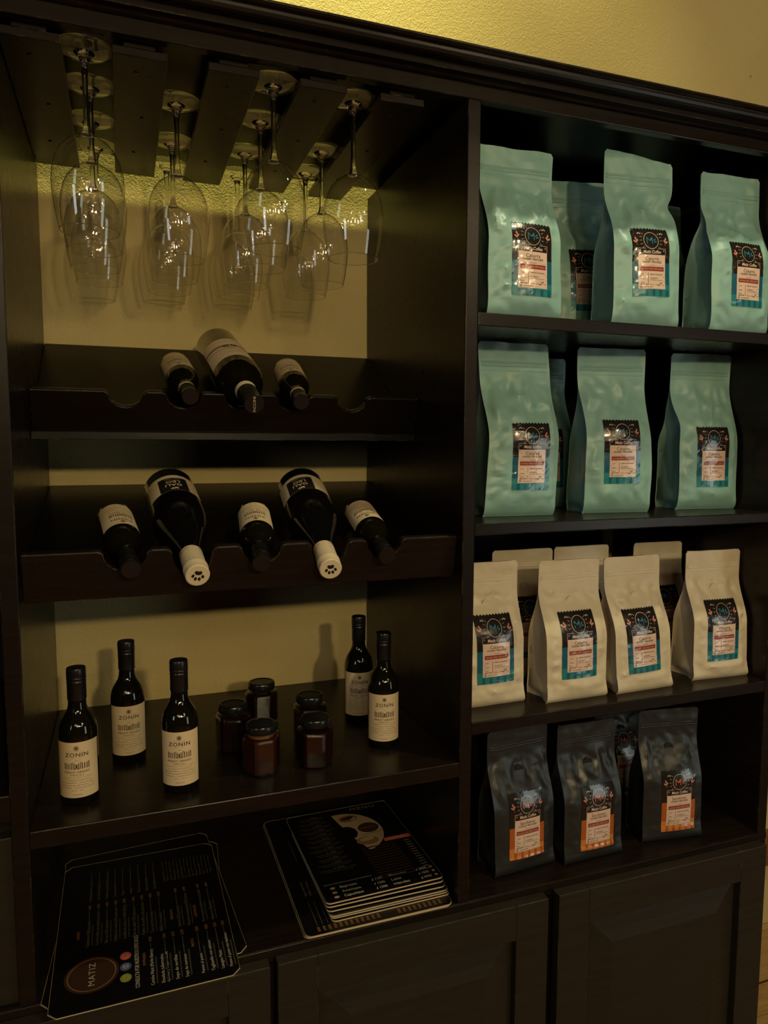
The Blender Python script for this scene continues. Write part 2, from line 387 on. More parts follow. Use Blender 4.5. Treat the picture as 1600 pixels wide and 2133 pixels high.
wine_rack('wood_h', 'sloping lower wine rack holding five bottles', .036, 1.372, .466, 1.472, .030, 1.340, 1.409, .22, (-.001, .087, .183, .284, .370), .0275, (.028, .044, .028, .044, .028))

# ================================================================== WINE GLASSES
def make_glass():
    g = empty('wine_glass')
    MB().lathe([(0, 0), (.0345, 0), (.0360, .0006), (.0358, .0016), (.030, .0032), (.018, .0058), (.012, .0068)], 40).build('foot', 'thin', g, True)
    MB().lathe([(0, .0045), (.013, .0068), (.0095, .0100), (.0062, .0150), (.0045, .022), (.0038, .030), (.0035, .050), (.0035, .080), (.0040, .096), (.0060, .1045), (.0085, .1075), (0, .1085)], 24).build('stem', 'glass', g, True)
    outer = [(.0085, .1077), (.0165, .1110), (.0260, .1175), (.0345, .1275), (.0405, .1400), (.0440, .1540), (.0452, .1680), (.0446, .1830), (.0428, .1985), (.0402, .2140), (.0372, .2285)]
    b = MB().lathe([(0, .1087)]+outer, 56)
    b.build('bowl', 'thin', g, True)
    rim = [(.0372+.0006*math.cos(a), .2285+.0006*math.sin(a)) for a in [2*PI*i/8 for i in range(9)]]
    MB().lathe(rim, 56).build('rim', 'glass', g, True)
    return g
cols = [(-.031, [.046, .145, .262, .365]), (.090, [.153, .300, .405]), (.214, [.049, .168, .300, .408]), (.334, [.057, .247, .352])]
order = ['front', 'second', 'third', 'rearmost']
cname = ['leftmost', 'second', 'third', 'rightmost']
g0 = make_glass(); first = True
for ci, (gx, ys) in enumerate(cols):
    for gi, gy in enumerate(ys):
        g = g0 if first else copy_thing(g0); first = False
        pos = 'rearmost' if gi == len(ys)-1 else order[gi]
        g.location = (gx+(.002 if gi % 2 else -.001), gy, 2.0548); g.rotation_euler = (PI, 0, .7*gi+ci)
        tag(g, f'clear wine glass hanging upside down, {pos} one in the {cname[ci]} row', 'wine glass', 'wine glasses hung from the rack')

# ================================================================== WINE BOTTLES
def zonin_print():
    p = Print(); W, H = .066, .080
    p.rect('paper', 0, -W/2, W/2, 0, H, 28, 2)
    for k in range(9):
        a = 2*PI*k/9; p.ellipse('ink_soft', 1, .0026*math.cos(a), .0715+.0026*math.sin(a), .0014, .0008, a, 8)
    p.ellipse('ink', 2, 0, .0715, .0011, .0016, 0, 8)
    p.text('ink_soft', 1, 'FAMIGLIA', 0, .0668, .0011, .018, space=1.3)
    p.text('ink', 1, 'ZONIN', 0, .0622, .0056, .031, bold=.012, space=1.15)
    p.text('ink_soft', 1, 'DAL 1821', 0, .0573, .0012, .014, space=1.2)
    # villa drawing: wings with columns, central block with pediment and stairs
    z0 = .0415
    for sgn in (-1, 1):
        p.rect('ink', 1, min(sgn*.006, sgn*.0165), max(sgn*.006, sgn*.0165), z0+.0082, z0+.0092)
        p.rect('ink_soft', 1, min(sgn*.006, sgn*.0165), max(sgn*.006, sgn*.0165), z0+.0002, z0+.0007)
        for q in (.0072, .0103, .0134, .0160): p.rect('ink', 1, sgn*q-.0006, sgn*q+.0006, z0, z0+.0084)
    p.rect('ink_soft', 1, -.0058, .0058, z0+.0085, z0+.0098)
    p.poly('ink_soft', 1, [(-.006, z0+.0100), (.006, z0+.0100), (0, z0+.0128)])
    for q in (-.0046, -.0024, .0024, .0046): p.rect('ink', 1, q-.0005, q+.0005, z0, z0+.0086)
    p.ellipse('ink', 1, 0, z0+.004, .0011, .0032, 0, 10); p.rect('ink_soft', 1, -.0035, .0035, z0-.0002, z0+.0014)
    p.text('ink', 1, 'PINOT GRIGIO', 0, .0372, .0029, .034, bold=.008)
    p.text('ink_soft', 1, 'FRIULI', 0, .0330, .0026, .017, bold=.004)
    p.text('ink_soft', 1, 'Denominazione di Origine Controllata', 0, .0294, .0015, .040)
    rg = random.Random(2)
    for k, wd in enumerate((.034, .046, .047, .045, .016)):
        y = .0254-.0037*k; x = -wd/2
        while x < wd/2-.002:
            e = min(wd/2, x+rg.uniform(.003, .008)); p.line('ink_soft', 1, (x, y-.0002), (e, y+.0002+rg.uniform(-.0003, .0003)), .0007); x = e+.0008
    p.text('ink_soft', 1, '2023', 0, .0045, .0023, .012)
    return p
ZP = zonin_print()
def cyl(R, z0, up=1): return lambda a, b, e: ((R+.0003+e)*math.sin(a/R), -(R+.0003+e)*math.cos(a/R), z0+b)
def make_small_bottle(ring=False):
    g = empty('small_wine_bottle'); R = .0262
    MB().lathe([(0, .004), (.012, .0022), (.022, 0), (.0248, .0012), (R, .004), (R, .098), (.0258, .105), (.0243, .1125), (.0213, .1195), (.0175, .1255), (.0142, .1315), (.0124, .138), (.0118, .146), (.0118, .150)], 48).build('glass_body', 'bottle', g, True)
    cap = autosmooth(MB().lathe([(.0118, .1475), (.0128, .1475), (.0128, .1715), (.0131, .1722), (.0131, .1738), (.0127, .1744), (.0127, .1762), (.0132, .1768), (.0132, .1790), (.0129, .1795), (.0131, .1802), (.0131, .1905), (.0125, .1925), (0, .1928)], 40).build('screw_cap', 'cap', g))
    if ring: MB().lathe([(.0132, .150), (.0132, .157)], 40).build('capsule_band', 'cap_cream', g, True)
    ZP.mesh(cyl(R, .013), 'front_label', g)
    return g
sb = make_small_bottle()
BG = 'small bottles standing on the shelf'
for i, (x, y, dr, lab) in enumerate([
        (-.071, .078, -8, 'small dark wine bottle at the far left front of the shelf, Zonin-style cream label'),
        (-.004, .200, 2, 'small dark wine bottle standing behind, against the wall, second from the left on the shelf'),
        (.068, .067, -4, 'small dark wine bottle with cream label, third from the left, beside the jars'),
        (.400, .237, 4, 'small dark wine bottle half hidden behind another at the right of the shelf'),
        (.404, .114, 5, 'small dark wine bottle standing frontmost at the right of the shelf, cream label')]):
    g = sb if i == 0 else copy_thing(sb)
    g.location = (x, y, 1.0428); g.rotation_euler = (0, 0, -math.atan2(x, 1+y)+math.radians(dr))
    tag(g, lab.replace(', Zonin-style cream label', ', cream label facing front'), 'wine bottle', BG)
def lay(g, base, cap, rollz=0):
    b, c = Vector(base), Vector(cap); Z = (c-b).normalized(); U = Vector((0, 0, 1)); Y = -(U-U.dot(Z)*Z).normalized(); X = Y.cross(Z)
    m = Matrix((X, Y, Z)).transposed() @ Matrix.Rotation(math.radians(rollz), 3, 'Z')
    g.location = b; g.rotation_euler = m.to_euler()
RG = 'bottles lying in the wine racks'
for base, cp, rz, lab in [((-.015, .174, 1.437), (.006, -.010, 1.385), -6, 'small wine bottle lying at the left end of the lower rack'),
                          ((.199, .175, 1.4345), (.178, -.010, 1.384), 4, 'small wine bottle lying in the middle of the lower rack'),
                          ((.379, .176, 1.433), (.365, -.010, 1.385), 14, 'small wine bottle lying at the right end of the lower rack')]:
    g = copy_thing(sb); lay(g, base, cp, rz); tag(g, lab, 'wine bottle', RG)
sr = None
for base, cp, rz, lab in [((.091, .336, 1.686), (.101, .154, 1.622), 10, 'small wine bottle left of the big bottle in the upper rack'),
                          ((.291, .332, 1.684), (.275, .152, 1.618), 10, 'small wine bottle right of the big bottle in the upper rack')]:
    g = make_small_bottle(True) if sr is None else copy_thing(sr); sr = sr or g
    lay(g, base, cp, rz); tag(g, lab, 'wine bottle', RG)

def make_galileo():
    g = empty('wine_bottle'); R = .0415
    MB().lathe([(0, .012), (.020, .006), (.034, 0), (.039, .0015), (R, .006), (R, .128), (.0408, .142), (.0385, .158), (.0345, .175), (.029, .193), (.0235, .210), (.0190, .225), (.0163, .238), (.0152, .248)], 56).build('glass_body', 'bottle_b', g, True)
    cap = autosmooth(MB().lathe([(.0152, .2395), (.0164, .2395), (.0160, .276), (.0163, .2795), (.0172, .2805), (.0172, .2850), (.0165, .2862), (.0165, .2985), (.0150, .2998), (0, .3000)], 44).build('capsule', 'cap_cream', g))
    p = Print()
    for k in range(6):
        pass
    # paw print on the end of the capsule
    p.ellipse('ink_black', 1, 0, -.0040, .0048, .0030, 0, 16); p.ellipse('ink_black', 2, -.0028, -.0052, .0022, .0024, 0, 12); p.ellipse('ink_black', 2, .0028, -.0052, .0022, .0024, 0, 12)
    for a, b in ((-.0066, .0008), (-.0026, .0048), (.0026, .0048), (.0066, .0008)): p.ellipse('ink_black', 1, a, b, .0020, .0028, -a*50, 12)
    p.mesh(lambda a, b, e: (a, b, .3002+e), 'paw_print', cap)
    q = Print()
    q.text('ink', 0, 'GALILEO', -.018, .005, .0032, .022); q.ellipse('ink', 0, 0, .005, .0007, .0007, 0, 8); q.text('ink', 0, 'GALILEO', .018, .005, .0032, .022); q.text('ink_soft', 0, 'Limited', -.012, .018, .0022, .012, shear=.3)
    q.mesh(cyl(.0163, .2405), 'capsule_lettering', cap)
    L = Print(); W, H = .110, .062
    L.rect('paper', 0, -W/2, W/2, 0, H, 40, 2)
    L.rect('ink_black', 1, -.014, .032, .012, H, 20, 2)
    L.text('paper', 2, 'GALI', .009, .0415, .0085, .026, bold=.01); L.text('paper', 2, 'LEO', .009, .0285, .0085, .022, bold=.01); L.text('paper', 2, "rosso d'Italia", .009, .0175, .0024, .024)
    L.ellipse('paper', 2, .009, .0545, .0060, .0026, .3, 12); L.ellipse('paper', 2, .004, .0560, .0016, .0016, 0, 8)
    rg = random.Random(7)
    for i in range(26):
        for j in range(9):
            x = -W/2+.003+i*.0042+(j % 2)*.002; y = .004+j*.0068
            if x > W/2-.002 or (-.016 < x < .034 and y > .010): continue
            L.line('ink', 1, (x-.0005, y-.0003), (x+.0005, y+.0003), .0007)
    L.mesh(cyl(R, .036), 'front_label', g)
    return g
gb_ = make_galileo()
for i, (base, cp, rz, lab) in enumerate([((.072, .272, 1.4715), (.091, -.010, 1.372), -8, 'large dark wine bottle with cream paw-print capsule, left of the two in the lower rack'),
                                         ((.300, .272, 1.4705), (.278, -.010, 1.370), 6, 'large dark wine bottle with cream paw-print capsule, right of the two in the lower rack')]):
    g = gb_ if i == 0 else copy_thing(gb_)
    if i: 
        for ch in g.children:
            if ch.name.startswith('capsule'):
                for sub in list(bpy.data.objects):
                    if sub.parent and sub.parent.parent == gb_ : 
                        d = sub.copy(); COL.objects.link(d); d.parent = ch
    lay(g, base, cp, rz); tag(g, lab, 'wine bottle', RG)
def make_piccini():
    g = empty('wine_bottle'); R = .039
    MB().lathe([(0, .012), (.02, .006), (.032, 0), (.037, .0015), (R, .006), (R, .190), (.0383, .198), (.0355, .208), (.030, .218), (.0235, .226), (.0185, .233), (.0160, .241), (.0148, .250)], 56).build('glass_body', 'bottle', g, True)
    cap = autosmooth(MB().lathe([(.0148, .236), (.0166, .236), (.0158, .250), (.0154, .292), (.0158, .2925), (.0158, .2985), (.0148, .2998), (0, .3)], 44).build('capsule', 'cap', g))
    MB().lathe([(.0170, .2362), (.0162, .250)], 44).build('capsule_band', 'cap_cream', cap, True)
    q = Print(); q.text('paper', 0, 'PICCINI', 0, .0, .0040, .024); q.mesh(lambda a, b, e: (b, -a, .3003+e), 'cap_lettering', cap)
    L = Print(); W, H = .098, .098
    L.rect('paper', 0, -W/2, W/2, 0, H, 40, 2)
    def arc(m, l, y, t, amp): 
        n = 24
        for k in range(n):
            x0, x1 = -W/2+W*k/n, -W/2+W*(k+1)/n; f = lambda x: y+amp*math.sin((x/W+.5)*PI)
            L.poly(m, l, [(x0, f(x0)), (x1, f(x1)), (x1, f(x1)+t), (x0, f(x0)+t)])
    arc('tan', 1, .026, .006, .010); arc('ink', 2, .032, .0022, .010); arc('tan', 1, .044, .003, .012)
    L.ellipse('ink', 3, 0, .045, .012, .006, 0, 16); L.rect('paper', 4, -.001, .001, .042, .056); L.poly('tan', 4, [(-.007, .044), (.007, .044), (0, .054)])
    L.text('ink_soft', 1, 'Chianti Superiore', 0, .078, .004, .044, shear=.2); L.rect('ink_soft', 1, -.040, .040, .066, .0667, 12); L.rect('tan', 1, -.044, .044, .0155, .0165, 16)
    L.mesh(cyl(R, .075), 'front_label', g)
    return g
g = make_piccini(); lay(g, (.170, .378, 1.726), (.190, .104, 1.611), 6); tag(g, 'large dark wine bottle with landscape label in the middle of the upper rack', 'wine bottle', RG)
g = copy_thing(sb); g.location = (-.183, .09, 1.0967); g.rotation_euler = (0, 0, PI); tag(g, 'dark bottle on the shelf at the extreme left edge, mostly cut off', 'wine bottle')

# ================================================================== JARS
def hexring(R, z, c=.0018):
    pts = []
    for k in range(6):
        a = PI/6+k*PI/3
        for d in (-.10, .10): pts.append((R*math.cos(a+d)*math.cos(.0), R*math.sin(a+d), z))
    return pts
def hexloft(rings):
    n = len(rings[0]); m = MB(); vs = [p for r in rings for p in r]; fs = []
    for k in range(len(rings)-1):
        for i in range(n): fs.append((k*n+i, k*n+(i+1) % n, (k+1)*n+(i+1) % n, (k+1)*n+i))
    fs += [tuple(range(n))[::-1], tuple(range((len(rings)-1)*n, len(rings)*n))]
    return m.add(vs, fs)
def circ12(R, z):
    return [(R*math.cos(PI/6+k*PI/3+d), R*math.sin(PI/6+k*PI/3+d), z) for k in range(6) for d in (-PI/12, PI/12)]
def make_jar(jam):
    g = empty('preserve_jar')
    hexloft([hexring(.0270, .0022), hexring(.0278, .006), hexring(.0280, .052), hexring(.0262, .0555), circ12(.0185, .0575)]).build('jam', jam, g, bevel=.0006)
    hexloft([hexring(.0275, 0), hexring(.0292, .003), hexring(.0294, .0545), hexring(.0280, .0585), circ12(.0205, .0625), circ12(.0205, .068)]).build('glass', 'thin', g)
    autosmooth(MB().lathe([(0, .0635), (.0232, .0635), (.0240, .0645), (.0241, .0735), (.0232, .0756), (.0212, .0762), (.0196, .0762), (.0186, .0752), (0, .0750)], 40).build('lid', 'lid', g))
    if jam == 'jam_o': MB().lathe([(.0205, .0572), (.0198, .0605), (.0195, .0635)], 24).build('jam_film', 'jam_top', g, True); 
    return g
ja = make_jar('jam'); jo = make_jar('jam_o')
for i, (x, y, rz, g, lab) in enumerate([(.161, .180, .2, ja, 'hexagonal jar of dark preserve with black lid, left of the three jars beside the bottle'),
        (.226, .275, .5, None, 'hexagonal jar of dark preserve with black lid, rearmost of all the jars'),
        (.190, .080, .62, jo, 'hexagonal jar of orange brown preserve with black lid, front left jar'),
        (.293, .180, .3, None, 'hexagonal jar of dark preserve partly hidden, back jar of the right pair'),
        (.276, .078, .22, None, 'hexagonal jar of red preserve with black lid, front right jar')]):
    g = g or copy_thing(ja); g.location = (x, y, 1.0428); g.rotation_euler = (0, 0, rz); tag(g, lab, 'jar', 'jars of preserve on the shelf')

# ================================================================== COFFEE BAGS
def coffee_label(kind):
    p = Print(); W, H = .072, .116
    ar, st, em = (('l_blue', 'l_teal', 'l_sky') if kind == 'Caturra' else ('l_or1', 'l_or2', 'l_ember'))
    Y = lambda f: H*(1-f)
    X = lambda f: W*(f-.5)
    p.rect('l_black', 0, -W/2, W/2, Y(.515), Y(.022), 18, 14)
    n = 12
    for k in range(n):
        a, b = -W/2+W*k/n, -W/2+W*(k+1)/n; p.poly('l_black', 0, [(a, Y(.0225)), (b, Y(.0225)), ((a+b)/2, Y(.002))])
    p.rect(ar, 0, -W/2, W/2, Y(.83), Y(.515), 18, 10)
    p.rect(st, 0, -W/2, W/2, Y(1), Y(.83), 18, 5)
    for k in range(5): p.rect(ar, 1, X(.13+k*.19), X(.20+k*.19), Y(.998), Y(.905), 1, 2)
    # emblem
    cx, cy = X(.5), Y(.195)
    p.ring('l_pink', 1, cx, cy, .0142, .0146, .0007)
    p.text(em, 1, 'M', cx-.0028, cy, .0120, .0118, bold=-.004)
    for a, b, r in ((.0005, .0015, .9), (.0066, .0012, .8), (.0080, -.0022, .2)): p.ellipse(em, 2, cx+a, cy+b, .0030, .0012, r, 12)
    for sgn in (-1, 1):
        for k in range(5):
            a = (k-2)*.33; d = Vector((sgn*math.cos(a), math.sin(a))); p.line('l_pink', 1, (cx+d.x*.0172, cy+d.y*.0172), (cx+d.x*.0215, cy+d.y*.0215), .0005)
        for a, b, r in ((.0285, .003, 1.2), (.0265, -.001, 2.2), (.0305, -.002, .7)): p.ellipse('l_leaf', 1, cx+sgn*a, cy+b, .0030, .0014, r if sgn > 0 else PI-r, 10)
        p.line('l_leaf', 1, (cx+sgn*.0285, cy+.001), (cx+sgn*.0265, cy-.0085), .0005)
        for k in (-1, 0, 1): p.ellipse('l_pink', 1, cx+sgn*.0215+k*.0022, Y(.085)+(.0006 if k == 0 else -.0005), .0009, .0012, 0, 8)
    # name plate
    x0, x1 = X(.14), X(.87)
    p.line('l_pink', 1, (x0, Y(.315)), (X(.34), Y(.315)), .0005); p.line('l_pink', 1, (X(.66), Y(.315)), (x1, Y(.315)), .0005)
    p.line('l_pink', 1, (x0, Y(.315)), (x0, Y(.41)), .0005); p.line('l_pink', 1, (x1, Y(.315)), (x1, Y(.41)), .0005)
    for f in (.185, .825): p.ring('l_leaf', 1, X(f), Y(.345), .0014, .0017, .0006, 12)
    p.text('l_pink', 1, 'Matiz Coffee', X(.51), Y(.362), .0052, .034, bold=.018, shear=.15)
    p.rect('l_pink', 1, x0, x1, Y(.893), Y(.405), 14, 16)
    for k in range(16): a, b = x0+(x1-x0)*k/16, x0+(x1-x0)*(k+1)/16; p.poly('l_pink', 1, [(a, Y(.893)), ((a+b)/2, Y(.898)), (b, Y(.893))])
    p.text('ink', 2, kind, X(.505), Y(.458), .0058, .026 if kind == 'Caturra' else .032)
    p.text('ink', 2, 'HONEY PROCESS', X(.505), Y(.508), .0031, .037, bold=.014)
    for k in range(5):
        for sgn in (-1, 1): p.ellipse('ink', 2, X(.505)+sgn*(.0095+k*.0030), Y(.558), .0004, .0005, 0, 6)
    p.text('ink', 2, 'GOURMET', X(.505), Y(.558), .0014, .0125)
    p.rect('l_red', 2, X(.185), X(.83), Y(.637), Y(.577), 12, 2)
    p.text('l_pink', 3, 'Specialty Coffee 100% Arabica', X(.5075), Y(.607), .0024, .042)
    for f in (.718, .785): p.line('ink', 2, (X(.17), Y(f)), (X(.85), Y(f)), .0005)
    p.line('ink', 2, (X(.395), Y(.665)), (X(.395), Y(.842)), .0006)
    p.text('ink', 2, 'Taste:', X(.20), Y(.688), .0020, None, 'L'); p.text('ink', 2, 'VIBRANT BALANCED', X(.44), Y(.686), .0018, .026, 'L', bold=.01)
    p.text('ink', 2, 'Region:', X(.20), Y(.752), .0020, None, 'L'); p.text('ink', 2, 'OCCIDENTE', X(.44), Y(.740), .0018, .015, 'L', bold=.01); p.text('ink', 2, 'ALTITUDE 1400 msnm', X(.44), Y(.766), .0016, .025, 'L')
    p.text('ink', 2, 'Roast:', X(.20), Y(.803), .0020, None, 'L'); p.text('ink', 2, 'MEDIUM', X(.19), Y(.832), .0020, .0125, 'L', bold=.01)
    p.text('ink', 2, 'Weight', X(.68), Y(.803), .0017, None, 'L'); p.text('ink', 2, '250 g   340 g   1 kg', X(.43), Y(.832), .0018, .029, 'L')
    p.line('ink', 2, (X(.66), Y(.838)), (X(.69), Y(.846)), .0009); p.line('ink', 2, (X(.69), Y(.846)), (X(.77), Y(.800)), .0009)
    p.ring('ink', 2, X(.205), Y(.868), .0020, .0020, .0008, 12); p.text('ink', 2, '+506 6263 6009', X(.26), Y(.868), .0018, .018, 'L')
    return p
LAB = {'Caturra': coffee_label('Caturra'), 'Sarchimor': coffee_label('Sarchimor')}

def sm(a, b, x):
    t = max(0, min(1, (x-a)/(b-a))); return t*t*(3-2*t)
def make_bag(kind, w_, d_, h_, seed, u0=0, v0=.04, lrot=0, lean=0, sway=0, back=.0, pinch=(), valve=True, label=True, wr=1.0, topdip=0):
    mk = {'mint': ('mint', 'mint_d'), 'ivory': ('ivory', 'ivory_d'), 'black': ('black', 'black_d')}[kind]
    g = empty('coffee_bag'); sd = seed*7.31
    flat = {'mint': .80, 'ivory': .80, 'black': .80}[kind]
    def half_d(t):
        e = d_/2*(.90+.10*sm(0, .06, t)); e *= 1-.06*sm(.1, .45, t)
        return e*(1-sm(.42, flat, t))+.0022*sm(.42, flat, t)
    def half_w(t, sgn):
        a = w_/2*(1+.012*math.sin(6*t+sd)*wr+(.050 if kind == 'mint' else .026)*noise.noise((t*3.6, sd, sgn*3.1))*wr)
        if kind != 'mint': a *= 1+.022*(1-sm(0, .06, t))
        a *= 1-.020*sm(.02, .12, t)+.030*sm(.55, .85, t)
        for (s_, t0, am, wd) in pinch:
            if s_ == sgn: a -= am*math.exp(-((t-t0)/wd)**2)
        a -= .004*sm(.985, 1, t)
        return a
    def cx(t): return lean*t+sway*math.sin(PI*t)
    def cy(t): return back*t*t
    def wrk(x, t):
        amp = .0038+.0052*sm(.35, .6, t)*(1-sm(.76, .82, t))
        q = amp*noise.noise((x*26, t*5.5, sd))+.5*amp*noise.noise((x*60+t*9, t*14, sd+4))
        q += .0022*sm(.45, .62, t)*(1-sm(.74, .80, t))*math.sin(x*190+sd+6*noise.noise((x*20, t*4, sd)))
        q += .0012*noise.noise((x*30, 40*t, sd+9))*sm(.8, .84, t)
        for c in range(3):      # crisp creases
            rdg = 1-abs(noise.noise((x*(11+5*c)+t*(3-2.5*c), t*(6+3*c), sd+20+7*c)))
            q -= .0021*sm(.86, 1.0, rdg)*sm(.05, .15, t)*(1-sm(.78, .84, t))
        if label:       # the stuck-on label keeps the foil flat under it
            k = sm(-.046, -.034, x-u0)*(1-sm(.034, .046, x-u0))*sm(v0-.012, v0+.002, t*h_)*(1-sm(v0+.112, v0+.128, t*h_))
            q = q*(1-.88*k)+.0011*k*noise.noise((x*18, t*6, sd+2))
        if valve: q *= sm(.011, .019, math.hypot(x, t*h_-.70*h_))
        return q*wr*(.35 if t < .04 else 1)
    def topz(x): return 1+topdip*(x/w_)+.006*noise.noise((x*22, sd, 1.7))*wr
    def front(x, z):            # point on the front sheet for local x, z
        t = min(1, max(0, z/h_))
        xl, xr = -half_w(t, -1), half_w(t, 1)
        s = (x-xl)/(xr-xl); s = min(1, max(0, s)); e = half_d(t)
        foot = 0 if kind == 'mint' else .0055*(1-sm(.0, .105, t))+.0016*(1-sm(.105, .125, t))
        y = -e-foot-(.10*d_)*(1-sm(.5, .8, t))*(1-(2*s-1)**2)*sm(0, .12, t)
        edge = sm(0, .07, s)*sm(0, .07, 1-s)
        return Vector((cx(t)+x, cy(t)+y+wrk(x, t)*edge, z))
    NF, NS, NB, NL = 30, 6, 8, 54
    vs = []; rows = []
    lev = [0, .006, .015]+[.03+.97*k/(NL-3) for k in range(NL-2)]
    for t in lev:
        xl, xr, e = -half_w(t, -1), half_w(t, 1), half_d(t); row = []
        rnd = .004*(1-sm(0, .02, t))
        for k in range(NF+1):
            x = xl+(xr-xl)*k/NF; p = front(x, t*h_)
            p.z = t*h_*(1 if t < .8 else 1+(topz(x)-1)*sm(.8, 1, t)); p.y += rnd
            row.append(p)
        # corner flanges (sealed edges)
        row[0] = row[0]+Vector((-.0026, -.0004, 0)); row[-1] = row[-1]+Vector((.0026, -.0004, 0))
        gd = math.sqrt(max(0, (d_/2)**2-e*e))*.75
        for sgn in (1, -1):
            xe = xr if sgn > 0 else xl
            pts = []
            for k in range(NS+1):
                q = k/NS; f = 1-abs(2*q-1); y = -e+.0012+(2*e-.0024)*q
                x = xe-sgn*(gd*f+.0012)+sgn*.0022*math.sin(PI*q)*(1-sm(.4, .6, t))+.0015*noise.noise((q*5, t*9, sd+sgn))*wr
                pts.append(Vector((cx(t)+x, cy(t)+y+(wrk(x, t)*sm(.55, .74, t) if 0 < k < NS else 0), t*h_*(1 if t < .8 else 1+(topz(xe)-1)*sm(.8, 1, t)))))
            if sgn > 0: right = pts
            else: left = pts[::-1]
        bk = []
        for k in range(NB+1):
            x = xr-(xr-xl)*k/NB; bk.append(Vector((cx(t)+x, cy(t)+e+wrk(x, t)*sm(.55, .74, t)*(0 if k in (0, NB) else 1)+.03*d_*(1-(2*k/NB-1)**2)*(1-sm(.5, .8, t)), t*h_*(1 if t < .8 else 1+(topz(x)-1)*sm(.8, 1, t)))))
        full = row+right+bk+left
        rows.append(len(vs)); vs += full; n = len(full)
    fs = []
    for a, b in zip(rows, rows[1:]):
        for i in range(n): fs.append((a+i, a+(i+1) % n, b+(i+1) % n, b+i))
    fs.append(tuple(range(n))[::-1])
    b = rows[-1]; fs.append(tuple(range(b, b+n)))
    autosmooth(MB().add(vs, fs).build('pouch', mk[0], g, True), .75)
    # zip closure: two pressed ridges and a heat-seal line
    zz = MB()
    for f, hgt, pr in ((.868, .0022, .0013), (.886, .0022, .0013), (.838, .0010, .0007)):
        m = 24; t = f; a0, a1 = -half_w(t, -1)*.96, half_w(t, 1)*.96
        for k in range(m):
            q = []
            for kk in (k, k+1):
                x = a0+(a1-a0)*kk/m; p = front(x, f*h_)
                q.append([(p.x, p.y+.0004, p.z-hgt), (p.x, p.y-pr, p.z-hgt*.4), (p.x, p.y-pr, p.z+hgt*.4), (p.x, p.y+.0004, p.z+hgt)])
            zz.add(q[0]+q[1], [(0, 4, 5, 1), (1, 5, 6, 2), (2, 6, 7, 3)])
    zz.build('zip_closure', mk[1], g, True)
    if valve:
        vv = MB(); c = front(0, .70*h_)
        prof = [(.0096, -.0006), (.0094, .0004), (.0088, .0009), (.0082, .0005), (.0076, .0002), (.0, .0002)]
        vv.lathe(prof, 28)
        vv.v = [(c.x+x, c.y-z, c.z+y) for x, y, z in vv.v]
        vv.build('degassing_valve', mk[1], g, True)
    else:
        pp = Print()
        for k in range(6): pp.ellipse('l_blue', 0, .0075*math.cos(k*PI/3), .0075*math.sin(k*PI/3), .0006, .0006, 0, 6)
        pp.mesh(lambda a, b_, e: tuple(front(a, .66*h_+b_)+Vector((0, -.0005-e, 0))), 'vent_holes', g)
    if label:
        c_, s_ = math.cos(lrot), math.sin(lrot)
        def fn(a, b_, e):
            x = a*c_-b_*s_+u0; z = a*s_+b_*c_+v0
            p = front(x, z); return (p.x, p.y-.0007-e, p.z)
        LAB['Sarchimor' if kind == 'black' else 'Caturra'].mesh(fn, 'bag_label', g)
    return g
S1, S2, S3, S4 = 1.7515, 1.4268, 1.1057, .8026
D = dict(mint=(.126, .076, .300), ivory=(.120, .066, .243), black=(.120, .060, .245))
